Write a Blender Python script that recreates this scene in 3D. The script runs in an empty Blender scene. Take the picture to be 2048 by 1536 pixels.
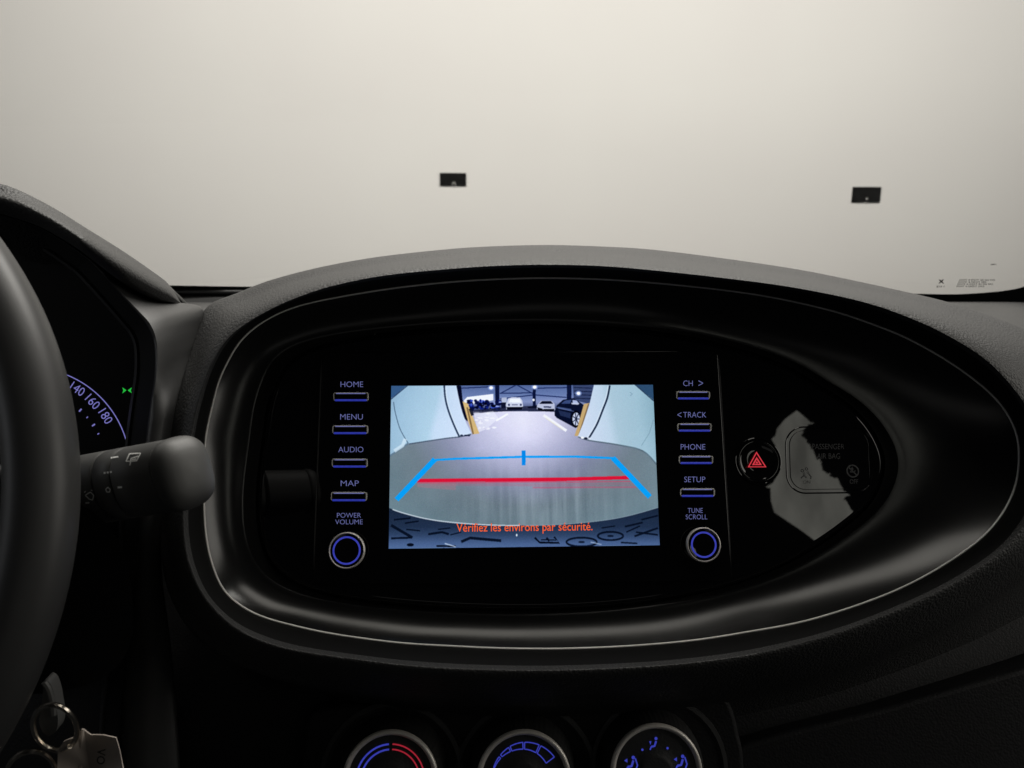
import bpy, bmesh, math, random
import numpy as np
from mathutils import Vector, Matrix

random.seed(7); rng = np.random.default_rng(7)
scene = bpy.context.scene
col = scene.collection

# ------------------------------------------------------------------ camera
Z0 = 0.95                                     # height of the screen centre above the garage floor
FPX = 1539.0                                  # focal length in photograph pixels (2048 wide)
CAM = np.array([-0.02458868, -0.42399954, 0.13997086 + Z0])
PITCH, YAW, ROLL = -0.21372299, 0.04123291, 0.00449148
fw = np.array([math.sin(YAW)*math.cos(PITCH), math.cos(YAW)*math.cos(PITCH), math.sin(PITCH)])
rt = np.cross(fw, [0, 0, 1]); rt /= np.linalg.norm(rt); up = np.cross(rt, fw)
rt, up = math.cos(ROLL)*rt + math.sin(ROLL)*up, -math.sin(ROLL)*rt + math.cos(ROLL)*up
cd = bpy.data.cameras.new('camera'); cam = bpy.data.objects.new('camera', cd); col.objects.link(cam)
cam.matrix_world = Matrix(((rt[0], up[0], -fw[0], CAM[0]), (rt[1], up[1], -fw[1], CAM[1]), (rt[2], up[2], -fw[2], CAM[2]), (0, 0, 0, 1)))
cd.sensor_fit = 'HORIZONTAL'; cd.sensor_width = 36.0; cd.lens = 36.0*FPX/2048
cd.clip_start = 0.01; cd.clip_end = 60
cd.dof.use_dof = True; cd.dof.focus_distance = 0.44; cd.dof.aperture_fstop = 17.0
scene.camera = cam

# ------------------------------------------------------------------ light
scene.view_settings.view_transform = 'Standard'; scene.view_settings.look = 'None'
scene.view_settings.exposure = 0.0; scene.view_settings.gamma = 1.0
scene.view_settings.use_curve_mapping = False
world = bpy.data.worlds.new('World'); scene.world = world; world.use_nodes = True
bg = world.node_tree.nodes['Background']; bg.inputs[0].default_value = (0.9, 0.95, 1.0, 1); bg.inputs[1].default_value = 0.008

def area(name, loc, target, sx, sy, power, colr, spread=math.pi):
    l = bpy.data.lights.new(name, 'AREA'); l.shape = 'RECTANGLE'; l.size = sx; l.size_y = sy
    l.energy = power; l.color = colr; l.spread = spread
    o = bpy.data.objects.new(name, l); col.objects.link(o); o.location = loc
    o.rotation_euler = (Vector(target) - Vector(loc)).to_track_quat('-Z', 'Y').to_euler()
    return o
area('garage_ceiling_lamp', (0.3, 0.95, 2.65), (0.3, 2.75, 1.15), 4.8, 0.9, 107, (1.0, 0.966, 0.917))
area('windscreen_ceiling_lamp', (0.35, 0.60, 2.35), (0.1, 0.05, 0.95), 1.6, 0.5, 31, (1.0, 0.965, 0.91))
area('passenger_side_lamp', (1.10, -0.22, 1.28), (-0.1, 0.0, 0.97), 0.55, 0.60, 2.5, (1.0, 0.96, 0.88))
area('header_fill', (0.10, -0.13, 1.72), (0.12, -0.10, 0.9), 0.55, 0.20, 1.05, (1.0, 0.96, 0.88))  # added overhead fill that makes the bowl glow; no lamp hangs there
area('driver_side_lamp', (-1.10, -0.20, 1.26), (0.1, 0.0, 0.97), 0.50, 0.45, 0.8, (0.95, 0.97, 1.0))
area('rear_window_lamp', (0.1, -2.3, 1.12), (0.1, 0.0, 0.95), 1.1, 0.4, 0.22, (1.0, 0.97, 0.92))

# ------------------------------------------------------------------ frames and helpers
TH = math.radians(22)
U = np.array([1.0, 0, 0]); V = np.array([0, math.sin(TH), math.cos(TH)]); N = np.array([0, -math.cos(TH), math.sin(TH)])
O = np.array([0, 0, Z0])

def ray(px, py):
    return fw + rt*(px-1024)/FPX + up*(768-py)/FPX
def PP(px, py, w=0.0):                       # point of the reclined panel plane raised by w
    d = ray(px, py); return CAM + d*((O + N*w - CAM) @ N)/(d @ N)
def HY(px, py, Y):                           # point of the upright plane at Y
    d = ray(px, py); return CAM + d*(Y - CAM[1])/d[1]
def uv(px, py, w=0.0):
    p = PP(px, py, w) - O; return np.array([p @ U, p @ V])
def M3(u, v, w=0.0):
    return O + U*u + V*v + N*w
MM = 1.0/1539*0.447                           # metres per photograph pixel at the panel

def lin(c):
    return tuple((x/12.92 if x <= 0.04045 else ((x+0.055)/1.055)**2.4) for x in (v/255.0 for v in c))

# ------------------------------------------------------------------ materials
def nodes_of(name):
    m = bpy.data.materials.new(name); m.use_nodes = True
    nt = m.node_tree; return m, nt, nt.nodes['Principled BSDF']
def plastic(name, base, rough=0.5, metal=0.0, spec=0.5, grain=None, rvar=0.06, coat=0.0, fine=None, cvar=0.12, coat_rough=0.05):
    m, nt, b = nodes_of(name); N_ = nt.nodes; L = nt.links
    tc = N_.new('ShaderNodeTexCoord')
    nz = N_.new('ShaderNodeTexNoise'); nz.inputs['Scale'].default_value = 23; nz.inputs['Detail'].default_value = 6
    L.new(tc.outputs['Object'], nz.inputs['Vector'])
    mr = N_.new('ShaderNodeMapRange'); mr.inputs[3].default_value = max(0.01, rough-rvar); mr.inputs[4].default_value = min(1, rough+rvar)
    L.new(nz.outputs[0], mr.inputs[0]); L.new(mr.outputs[0], b.inputs['Roughness'])
    mx = N_.new('ShaderNodeMix'); mx.data_type = 'RGBA'
    mx.inputs[6].default_value = tuple(x*(1-cvar) for x in base) + (1,); mx.inputs[7].default_value = tuple(x*(1+cvar) for x in base) + (1,)
    L.new(nz.outputs[0], mx.inputs[0]); L.new(mx.outputs[2], b.inputs['Base Color'])
    b.inputs['Metallic'].default_value = metal; b.inputs['Specular IOR Level'].default_value = spec
    b.inputs['Coat Weight'].default_value = coat; b.inputs['Coat Roughness'].default_value = coat_rough
    last = None
    if grain:
        sc, dist = grain
        n2 = N_.new('ShaderNodeTexNoise'); n2.inputs['Scale'].default_value = sc*0.8; n2.inputs['Detail'].default_value = 2
        L.new(tc.outputs['Object'], n2.inputs['Vector'])
        vm = N_.new('ShaderNodeVectorMath'); vm.operation = 'MULTIPLY_ADD'
        vm.inputs[1].default_value = (0.6/sc,)*3
        L.new(n2.outputs['Color'], vm.inputs[0]); L.new(tc.outputs['Object'], vm.inputs[2])
        vo = N_.new('ShaderNodeTexVoronoi'); vo.feature = 'SMOOTH_F1'; vo.inputs['Scale'].default_value = sc
        vo.inputs['Smoothness'].default_value = 0.35
        L.new(vm.outputs[0], vo.inputs['Vector'])
        bp = N_.new('ShaderNodeBump'); bp.invert = True; bp.inputs['Strength'].default_value = 1.0; bp.inputs['Distance'].default_value = dist
        L.new(vo.outputs['Distance'], bp.inputs['Height']); last = bp
    if fine:
        n3 = N_.new('ShaderNodeTexNoise'); n3.inputs['Scale'].default_value = fine[0]; n3.inputs['Detail'].default_value = 3
        L.new(tc.outputs['Object'], n3.inputs['Vector'])
        b2 = N_.new('ShaderNodeBump'); b2.inputs['Distance'].default_value = fine[1]; b2.inputs['Strength'].default_value = 1.0
        L.new(n3.outputs[0], b2.inputs['Height'])
        if last: L.new(last.outputs[0], b2.inputs['Normal'])
        last = b2
    if last: L.new(last.outputs[0], b.inputs['Normal'])
    return m
def glow(name, rgb, strength=1.0, base=0.02):
    m, nt, b = nodes_of(name)
    nz = nt.nodes.new('ShaderNodeTexNoise'); nz.inputs['Scale'].default_value = 900
    tc = nt.nodes.new('ShaderNodeTexCoord'); nt.links.new(tc.outputs['Object'], nz.inputs['Vector'])
    mr = nt.nodes.new('ShaderNodeMapRange'); mr.inputs[3].default_value = strength*0.7; mr.inputs[4].default_value = strength*1.3
    nt.links.new(nz.outputs[0], mr.inputs[0]); nt.links.new(mr.outputs[0], b.inputs['Emission Strength'])
    c = lin(rgb); b.inputs['Emission Color'].default_value = c + (1,)
    b.inputs['Base Color'].default_value = (base, base, base, 1); b.inputs['Roughness'].default_value = 0.4
    return m

MAT = dict(
    leather=plastic('grained_soft_plastic', (0.034, 0.034, 0.034), 0.55, spec=0.45, grain=(720, 0.00034)),
    leather_fine=plastic('fine_grained_plastic', (0.026, 0.026, 0.027), 0.5, grain=(900, 0.00012), fine=(3000, 0.00003)),
    lower=plastic('lower_dash_plastic', (0.010, 0.010, 0.011), 0.62, spec=0.25, grain=(700, 0.00016)),
    smooth=plastic('matte_moulded_plastic', (0.028, 0.028, 0.028), 0.46, spec=0.5, fine=(1800, 0.00003)),
    satin=plastic('satin_bowl_plastic', (0.010, 0.010, 0.010), 0.23, spec=0.5, fine=(2200, 0.000006)),
    piano=plastic('piano_black_plastic', (0.0022, 0.0022, 0.0026), 0.014, spec=0.5, rvar=0.004),
    piano_dull=plastic('black_lens_plastic', (0.0030, 0.0030, 0.0036), 0.016, spec=0.5, rvar=0.004),
    black=plastic('black_void_plastic', (0.004, 0.004, 0.004), 0.7, spec=0.2),
    silver=plastic('satin_silver_paint', (0.88, 0.86, 0.82), 0.40, metal=0.15, spec=0.6),
    chrome=plastic('satin_chrome', (0.92, 0.87, 0.80), 0.36, metal=0.3, fine=(3000, 0.000004)),
    steel=plastic('worn_steel', (0.62, 0.56, 0.48), 0.24, metal=1.0, fine=(1500, 0.00003)),
    rubber=plastic('moulded_stalk_plastic', (0.068, 0.068, 0.066), 0.48, spec=0.45, fine=(2600, 0.00003)),
    wheel=plastic('wheel_rim_urethane', (0.032, 0.032, 0.032), 0.42, spec=0.5, fine=(3000, 0.000012)),
    mark=plastic('pale_print', (0.85, 0.85, 0.82), 0.6),
    dim_mark=plastic('grey_print', (0.075, 0.076, 0.078), 0.6),
    ink=plastic('black_print', (0.012, 0.012, 0.012), 0.7),
    wallfit=plastic('black_painted_fitting', (0.0015, 0.0015, 0.0015), 0.8, spec=0.05),
    frit=plastic('black_ceramic_frit', (0.003, 0.003, 0.003), 0.35, spec=0.3),
    glassprint=plastic('etched_glass_print', (0.008, 0.008, 0.008), 0.7, spec=0.2),
    vent=plastic('dark_vent_plastic', (0.006, 0.006, 0.006), 0.6, spec=0.3),
    blue=glow('backlit_blue', (66, 74, 205), 0.62),
    lilac=glow('backlit_lilac', (132, 137, 206), 0.56),
    bluebar=glow('backlit_blue_bar', (50, 62, 190), 0.6),
    cluster=glow('cluster_lilac', (150, 146, 235), 0.6),
    green=glow('indicator_green', (40, 205, 70), 0.75),
    red=glow('hazard_red', (228, 58, 72), 0.8),
    red_dim=glow('backlit_red', (190, 40, 60), 0.6),
    orange=glow('screen_orange', (240, 96, 40), 1.0),
    paper=plastic('thin_card', (0.38, 0.33, 0.29), 0.75, fine=(900, 0.00006)),
)
# pane of the windscreen: clear with a fresnel-weighted reflection
def glass_mat():
    m = bpy.data.materials.new('windscreen_glass'); m.use_nodes = True; nt = m.node_tree; nt.nodes.clear()
    out = nt.nodes.new('ShaderNodeOutputMaterial'); mix = nt.nodes.new('ShaderNodeMixShader')
    tr = nt.nodes.new('ShaderNodeBsdfTransparent'); tr.inputs[0].default_value = (0.95, 0.95, 0.94, 1)
    gl = nt.nodes.new('ShaderNodeBsdfGlossy'); gl.inputs['Roughness'].default_value = 0.02
    lw_ = nt.nodes.new('ShaderNodeLayerWeight'); lw_.inputs[0].default_value = 0.5
    pw = nt.nodes.new('ShaderNodeMath'); pw.operation = 'POWER'; pw.inputs[1].default_value = 5.0; nt.links.new(lw_.outputs['Facing'], pw.inputs[0])
    fr = nt.nodes.new('ShaderNodeMapRange'); fr.inputs[3].default_value = 0.025; fr.inputs[4].default_value = 0.9; nt.links.new(pw.outputs[0], fr.inputs[0])
    nt.links.new(fr.outputs[0], mix.inputs[0]); nt.links.new(tr.outputs[0], mix.inputs[1]); nt.links.new(gl.outputs[0], mix.inputs[2])
    nt.links.new(mix.outputs[0], out.inputs[0]); return m
MAT['glass'] = glass_mat()
def wall_mat():
    m, nt, b = nodes_of('pale_painted_wall')
    tc = nt.nodes.new('ShaderNodeTexCoord'); nz = nt.nodes.new('ShaderNodeTexNoise')
    nz.inputs['Scale'].default_value = 1.6; nz.inputs['Detail'].default_value = 5; nt.links.new(tc.outputs['Object'], nz.inputs['Vector'])
    cr = nt.nodes.new('ShaderNodeMix'); cr.data_type = 'RGBA'
    cr.inputs[6].default_value = (0.71, 0.69, 0.665, 1); cr.inputs[7].default_value = (0.755, 0.75, 0.715, 1)
    nt.links.new(nz.outputs[0], cr.inputs[0]); nt.links.new(cr.outputs[2], b.inputs['Base Color'])
    b.inputs['Roughness'].default_value = 0.8; b.inputs['Specular IOR Level'].default_value = 0.2
    n2 = nt.nodes.new('ShaderNodeTexNoise'); n2.inputs['Scale'].default_value = 160; nt.links.new(tc.outputs['Object'], n2.inputs['Vector'])
    bp = nt.nodes.new('ShaderNodeBump'); bp.inputs['Distance'].default_value = 0.0006; nt.links.new(n2.outputs[0], bp.inputs['Height'])
    nt.links.new(bp.outputs[0], b.inputs['Normal']); return m
MAT['wall'] = wall_mat()

# ------------------------------------------------------------------ object helpers
def thing(name, label, cat, loc, group=None):
    o = bpy.data.objects.new(name, None); col.objects.link(o); o.empty_display_size = 0.02
    o.location = Vector(loc); o['label'] = label; o['category'] = cat
    if group: o['group'] = group
    return o
def root_loc(o):
    p = Vector(o.location)
    while o.parent: o = o.parent; p += Vector(o.location)
    return np.array(p)
def mk(name, verts, faces, mat, parent=None, smooth=True, label=None, loc=None, sharp=35):
    verts = np.asarray(verts, float)
    base = root_loc(parent) if parent else (np.array(loc, float) if loc is not None else verts.mean(0))
    me = bpy.data.meshes.new(name); me.from_pydata((verts-base).tolist(), [], [list(f) for f in faces]); me.update()
    bm = bmesh.new(); bm.from_mesh(me); bmesh.ops.remove_doubles(bm, verts=bm.verts, dist=1e-7)
    bmesh.ops.recalc_face_normals(bm, faces=bm.faces); bm.to_mesh(me); bm.free()
    me.materials.append(MAT[mat] if isinstance(mat, str) else mat)
    if smooth:
        me.polygons.foreach_set('use_smooth', [True]*len(me.polygons))
        me.set_sharp_from_angle(angle=math.radians(sharp))
        for p in me.polygons:
            if p.loop_total > 8: p.use_smooth = False
    o = bpy.data.objects.new(name, me); col.objects.link(o)
    if parent: o.parent = parent
    else: o.location = Vector(base)
    if label: o['label'] = label
    return o
class MB:                                     # gathers several shapes of ONE part
    def __init__(s): s.v = []; s.f = []
    def add(s, v, f):
        k = len(s.v); s.v += [np.asarray(p, float) for p in v]; s.f += [[i+k for i in q] for q in f]; return s
    def mk(s, name, mat, parent=None, **k): return mk(name, s.v, s.f, mat, parent, **k)

def grid(rings, closed_u=True, closed_v=False):     # rings: list of equal-length point rows
    n = len(rings[0]); v = [p for r in rings for p in r]; f = []
    R_ = len(rings); rr = R_ if closed_v else R_-1; nn = n if closed_u else n-1
    for i in range(rr):
        for j in range(nn):
            a = i*n+j; b = i*n+(j+1) % n; i2 = (i+1) % R_
            f.append([a, b, i2*n+(j+1) % n, i2*n+j])
    return v, f
def cat(pts, n=12, closed=True):                    # Catmull-Rom through points
    P = np.asarray(pts, float); k = len(P); out = []
    segs = k if closed else k-1
    for i in range(segs):
        if closed: p0, p1, p2, p3 = P[i-1], P[i], P[(i+1) % k], P[(i+2) % k]
        else: p0, p1, p2, p3 = P[max(i-1, 0)], P[i], P[i+1], P[min(i+2, k-1)]
        for t in np.arange(n)/n:
            out.append(0.5*(2*p1+(p2-p0)*t+(2*p0-5*p1+4*p2-p3)*t*t+(3*p1-p0-3*p2+p3)*t**3))
    if not closed: out.append(P[-1])
    return np.array(out)
def resample(pts, n, closed=False):
    P = np.asarray(pts, float); Q = np.vstack([P, P[:1]]) if closed else P
    s = np.r_[0, np.cumsum(np.linalg.norm(np.diff(Q, axis=0), axis=1))]
    t = np.linspace(0, s[-1], n, endpoint=not closed)
    return np.stack([np.interp(t, s, Q[:, i]) for i in range(Q.shape[1])], 1)
def tube(path, r, seg=8, closed=False, axis=None):
    P = np.asarray(path, float); n = len(P)
    T = (np.roll(P, -1, 0)-np.roll(P, 1, 0)) if closed else np.gradient(P, axis=0)
    T /= np.linalg.norm(T, axis=1)[:, None]+1e-12
    ax = np.array(axis if axis is not None else N, float); rows = []
    rr = np.broadcast_to(r, (n,))
    for i in range(n):
        b = np.cross(T[i], ax); b /= np.linalg.norm(b)+1e-12; c = np.cross(b, T[i])
        rows.append([P[i]+rr[i]*(math.cos(a)*b+math.sin(a)*c) for a in np.arange(seg)*2*math.pi/seg])
    v, f = grid(rows, True, closed)
    if not closed: f += [list(range(seg))[::-1], [(n-1)*seg+i for i in range(seg)]]
    return v, f
def outset(P, d):                                   # offset a closed 2D outline by its normals
    P = np.asarray(P, float); T = np.roll(P, -1, 0)-np.roll(P, 1, 0); T /= np.linalg.norm(T, axis=1)[:, None]+1e-12
    nrm = np.stack([T[:, 1], -T[:, 0]], 1)
    A = 0.5*np.sum(P[:, 0]*np.roll(P[:, 1], -1)-np.roll(P[:, 0], -1)*P[:, 1])
    return P + nrm*d*(1 if A > 0 else -1)
def rrect(quad, r, n=8):                            # rounded quad; quad = 4 corner points in order
    Q = np.asarray(quad, float); out = []
    for i in range(4):
        p, a, b = Q[i], Q[i-1], Q[(i+1) % 4]
        da = (a-p)/np.linalg.norm(a-p); db = (b-p)/np.linalg.norm(b-p)
        A, B = p+da*r, p+db*r
        c = p+(da+db)*r
        for t in np.linspace(0, math.pi/2, n):
            out.append(c - db*r*math.cos(t) - da*r*math.sin(t) if True else p)
    return np.array(out)
def plate(outline, w0, w1, bev=0.0004, cap_back=False, fr=M3):      # plate with a rounded front edge
    P = np.asarray(outline); rows = [[fr(*p, w0) for p in P], [fr(*p, w1-bev) for p in P]]
    for t in (30, 60, 90):
        t = math.radians(t); rows.append([fr(*p, w1-bev+bev*math.sin(t)) for p in outset(P, -bev*(1-math.cos(t)))])
    v, f = grid(rows); n = len(P)
    f.append([(len(rows)-1)*n+i for i in range(n)])
    if cap_back: f.append(list(range(n))[::-1])
    return v, f
def flat(outline, w, fr=M3):
    return [fr(*p, w) for p in outline], [list(range(len(outline)))]
def ringflat(outer, inner, w, fr=M3):
    return grid([[fr(*p, w) for p in outer], [fr(*p, w) for p in inner]])
def circ(c, r, n=48, a0=0, a1=2*math.pi, end=False):
    a = np.linspace(a0, a1, n, endpoint=end); return np.stack([c[0]+r*np.cos(a), c[1]+r*np.sin(a)], 1)
def revolve(c, prof, n=64, fr=M3, cap=True):
    rows = [[fr(*p, w) for p in circ(c, r, n)] for r, w in prof]
    v, f = grid(rows)
    if cap: f.append([(len(rows)-1)*n+i for i in range(n)])
    return v, f
def stroke(pts, width, w, fr=M3):                   # flat ribbon along a polyline
    P = np.asarray(pts, float); T = np.gradient(P, axis=0); T /= np.linalg.norm(T, axis=1)[:, None]+1e-12
    nr = np.stack([-T[:, 1], T[:, 0]], 1)*width/2
    return grid([[fr(*p, w) for p in P+nr], [fr(*p, w) for p in P-nr]], closed_u=False)
def text_mesh(body, thin=0.0, shear=0.0, spacing=1.0):
    cu = bpy.data.curves.new('lettering', 'FONT'); cu.body = body; cu.offset = thin; cu.shear = shear; cu.space_character = spacing
    cu.resolution_u = 3
    o = bpy.data.objects.new('lettering', cu); col.objects.link(o)
    dg = bpy.context.evaluated_depsgraph_get(); me = bpy.data.meshes.new_from_object(o.evaluated_get(dg))
    v = np.array([p.co[:2] for p in me.vertices]); f = [list(p.vertices) for p in me.polygons]
    bpy.data.objects.remove(o); bpy.data.curves.remove(cu); bpy.data.meshes.remove(me)
    return v, f
def text_px(body, centre, width, height, w, thin=0.0, rot=0.0, place=None, spacing=1.0):
    """lettering fitted into width x height photograph pixels, laid on a plane of the scene"""
    v, f = text_mesh(body, thin, 0, spacing)
    lo, hi = v.min(0), v.max(0); v = (v-(lo+hi)/2)/(hi-lo)*np.array([width, height])
    c, s = math.cos(rot), math.sin(rot)
    v = np.stack([v[:, 0]*c-v[:, 1]*s, v[:, 0]*s+v[:, 1]*c], 1)
    place = place or (lambda x, y: PP(x, y, w))
    return [place(centre[0]+x, centre[1]-y) for x, y in v], f

# ------------------------------------------------------------------ the garage wall and its two fittings
WY = 3.0
wall = mk('wall', [(-4, WY, 0), (5, WY, 0), (5, WY, 3.6), (-4, WY, 3.6), (-4, WY+.15, 0), (5, WY+.15, 0), (5, WY+.15, 3.6), (-4, WY+.15, 3.6)],
          [(0, 1, 2, 3), (4, 5, 6, 7), (0, 1, 5, 4), (2, 3, 7, 6), (0, 3, 7, 4), (1, 2, 6, 5)], 'wall', smooth=False, loc=(0, WY, 0))
wall['kind'] = 'structure'; wall['label'] = 'plain pale beige painted garage wall'
def fitting(x0, x1, y0, y1, label):
    c = HY((x0+x1)/2, (y0+y1)/2, WY); t = thing('wall_fitting', label, 'wall fitting', (c[0], WY, c[2]), 'black fittings on the garage wall')
    d = 0.008; a = HY(x0, y1, WY-d); b = HY(x1, y0, WY-d); cx = (a[0]+b[0])/2+0.004; nw = 0.009; nh = (b[2]-a[2])*0.34
    O2 = [(a[0], a[2]), (cx-nw, a[2]), (cx-nw*.7, a[2]+nh), (cx+nw*.7, a[2]+nh), (cx+nw, a[2]), (b[0], a[2]), (b[0], b[2]), (a[0], b[2])]
    n = len(O2); v = [(x, WY-d, z) for x, z in O2]+[(x, WY-0.0005, z) for x, z in O2]
    f = [list(range(n)), [n+i for i in range(n)][::-1]]+[[i, (i+1) % n, n+(i+1) % n, n+i] for i in range(n)]
    mk('housing', v, f, 'wallfit', t, smooth=False)
    mk('clip', *(lambda p: (p, [(0, 1, 2, 3), (4, 7, 6, 5), (0, 1, 5, 4), (1, 2, 6, 5), (2, 3, 7, 6), (3, 0, 4, 7)]))(
        [(cx+sx*nw*.45, WY-d*.6+sy*.006, a[2]+nh*(.25+.3*sz)) for sz in (-1, 1) for sx, sy in ((-1, -1), (1, -1), (1, 1), (-1, 1))]), 'vent', t, smooth=False)
fitting(880, 932, 346, 371, 'smaller black rectangular fitting on pale wall, straight above the lit screen')
fitting(1704, 1763, 374, 404, 'larger black rectangular fitting on pale wall, above the printed glass markings')

# ------------------------------------------------------------------ windscreen
WB = 0.45
wsb = thing('windscreen', 'clear raked windscreen with black lower border and small printed markings', 'windscreen', HY(1100, 588, WB))
def WS(x, s):                                       # point of the pane: x across, s metres up the rake
    a, b = HY(435, 571, WB), HY(1900, 588, WB)
    t = (x-a[0])/(b[0]-a[0]); z = a[2]+(b[2]-a[2])*t
    bow = 0.10*((x-0.05)/0.75)**2
    return np.array([x, WB-bow-s*0.87, z-0.0*bow+s*0.49])
rows = [[WS(x, s) for x in np.linspace(-0.74, 0.80, 40)] for s in np.linspace(-0.02, 0.62, 16)]
mk('pane', *grid(rows, closed_u=False), 'glass', wsb)
# black border: drawn on the pane along the lower edge, turning up at the passenger corner
def WSp(px, py):                                    # point of the pane seen at a pixel
    d = ray(px, py); lo, hi = 0.2, 1.6
    def h(t):
        p = CAM+d*t; a, b = HY(435, 571, WB), HY(1900, 588, WB); k = (p[0]-a[0])/(b[0]-a[0])
        z0 = a[2]+(b[2]-a[2])*k; s = (p[2]-z0)/0.49; bow = 0.10*((p[0]-0.05)/0.75)**2
        return p[1]-(WB-bow-s*0.87)
    for _ in range(50):
        m = (lo+hi)/2
        if h(m) > 0: hi = m
        else: lo = m
    return CAM+d*(lo-0.0012)
topb = cat([(-60, 566), (200, 568), (350, 571), (520, 573.5), (900, 577), (1400, 583), (1800, 587), (1900, 588.5), (1960, 586), (2010, 581), (2048, 573), (2090, 552), (2120, 505), (2135, 440)], 6, False)
botb = cat([(-60, 588), (200, 590), (350, 592), (520, 594), (900, 600), (1400, 608), (1800, 615), (1900, 618), (1960, 622), (2020, 626), (2075, 626), (2130, 590), (2175, 530), (2190, 440)], 6, False)
mk('border', *grid([[WSp(*p) for p in topb], [WSp(*p) for p in botb]], closed_u=False), 'frit', wsb)
m = MB()
for i in range(4):                                  # block of tiny print
    y = 560.0+i*4.2; x = 1919-i*2.0
    for k, bx in enumerate((24, 30, 9, 12) if i % 2 == 0 else (26, 20, 12)):
        if x > 1982: break
        w_ = bx*random.uniform(.8, 1.0)
        m.add(*text_px('DOT 43R M17 AS1'[:max(2, int(w_/4))], (x+w_/2, y), w_, 3.0, 0, place=WSp, thin=.03)); x += w_+2.5
m.mk('marking', 'glassprint', wsb, smooth=False)
m = MB(); m.add(*text_px('X', (1882.5, 563), 12, 8, 0, place=WSp, thin=0.06)); m.add(*text_px('E13 1', (1881, 573), 15, 3.2, 0, place=WSp, thin=.03))
m.mk('marking', 'glassprint', wsb, smooth=False)
m = MB(); m.add(*text_px('0871', (1987, 529), 11, 3, 0, place=WSp, thin=.03)); m.mk('marking', 'glassprint', wsb, smooth=False)

# ------------------------------------------------------------------ dashboard
dash = thing('dashboard', 'black grained car dashboard with a padded oval surround round the centre panel', 'dashboard', (0, 0.05, Z0-0.25))
CX, CY, NA = 1150.0, 940.0, 420
ANG = np.linspace(-math.pi, math.pi, NA, endpoint=False)
def polar(pts):                                     # closed pixel outline -> NA points at even angles
    P = cat(pts, 14); a = np.arctan2(P[:, 1]-CY, P[:, 0]-CX); r = np.hypot(P[:, 0]-CX, P[:, 1]-CY)
    o = np.argsort(a); a, r = a[o], r[o]
    rr = np.interp(ANG, np.r_[a-2*math.pi, a, a+2*math.pi], np.r_[r, r, r])
    k = np.array([1, 2, 3, 2, 1.0]); k /= k.sum()
    rr = sum(k[j]*np.roll(rr, j-2) for j in range(5))
    return np.stack([CX+rr*np.cos(ANG), CY+rr*np.sin(ANG)], 1)
S_ = polar([(408, 998), (409, 930), (411, 876), (424, 814), (437, 764), (454, 726), (476, 688), (503, 660), (544, 633), (599, 611), (681, 593.5), (790, 576), (900, 564), (1000, 558), (1100, 556), (1200, 558.5), (1300, 565), (1446, 580), (1556, 597), (1665, 622), (1738, 646), (1811, 675), (1884, 715), (1939, 752), (1987, 792), (2016, 829), (2030, 858), (2038, 890), (2036, 949), (2024, 991), (1998, 1037), (1956, 1082), (1874, 1138), (1793, 1180), (1695, 1217), (1598, 1245), (1500, 1263), (1400, 1279), (1300, 1289), (1200, 1295), (1100, 1297.5), (1000, 1296.5), (900, 1292), (803, 1286), (706, 1274), (640, 1263), (575, 1248), (520, 1232), (478, 1209), (445, 1177), (422, 1121), (411, 1063)])
C_ = polar([(366, 1040), (368, 980), (375, 920), (385, 850), (400, 790), (418, 738), (443, 690), (476, 656), (517, 630), (571, 603), (653, 574), (763, 551), (900, 537), (1000, 530.5), (1100, 528.5), (1200, 531), (1300, 539), (1446, 555), (1592, 575), (1738, 606), (1848, 646), (1921, 683), (1976, 719), (2020, 763), (2055, 810), (2078, 860), (2088, 920), (2080, 980), (2058, 1040), (2015, 1096), (1965, 1133), (1891, 1177), (1793, 1222), (1695, 1260), (1598, 1289), (1500, 1311), (1400, 1325), (1300, 1334), (1150, 1341), (1024, 1342), (900, 1338), (803, 1331), (706, 1319), (608, 1305), (543, 1290), (478, 1262), (436, 1228), (402, 1185), (378, 1130), (369, 1085)])
T_ = polar([(318, 1040), (325, 950), (335, 870), (350, 800), (376, 722), (404, 640), (423, 607), (448, 602), (484, 588), (522, 572), (571, 557), (653, 537), (763, 518), (900, 503), (1000, 497), (1100, 495), (1200, 498), (1300, 504), (1446, 522), (1592, 544), (1702, 566), (1804, 588), (1884, 606), (1957, 628), (2048, 661), (2130, 705), (2195, 770), (2225, 850), (2230, 930), (2215, 1010), (2170, 1080), (2048, 1165), (1891, 1258), (1695, 1335), (1500, 1378), (1300, 1400), (1024, 1410), (800, 1398), (640, 1378), (530, 1352), (440, 1312), (380, 1262), (340, 1190), (322, 1110)])
def sstep(a, b, x):
    t = np.clip((x-a)/(b-a), 0, 1); return t*t*(3-2*t)
topf = sstep(-0.05, 0.55, -np.sin(ANG)); topf = np.where(np.cos(ANG) < 0, sstep(0.1, 0.5, -np.sin(ANG)), topf)
leftf = sstep(0.5, 0.95, -np.cos(ANG))
WS_, WC_ = 0.008, 0.038
wT = topf*(-0.055) + (1-topf)*((1-leftf)*(0.004) + leftf*0.012)
def ring3(P, w): 
    w = np.broadcast_to(w, (NA,)); return np.array([PP(P[i, 0], P[i, 1], w[i]) for i in range(NA)])
mix = lambda a, b, t: a*(1-t)+b*t
ctrl = [ring3(S_, WS_-0.004), ring3(mix(S_, C_, .10), WS_+0.003), ring3(mix(S_, C_, .52), WS_+0.016), ring3(mix(S_, C_, .88), WC_-0.0035),
        ring3(C_, WC_) , ring3(mix(C_, T_, .30), WC_-0.004*(1-topf)-topf*0.010), ring3(mix(C_, T_, .72), mix(WC_, wT, .55)), ring3(T_, wT)]
T3 = ctrl[-1]
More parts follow.
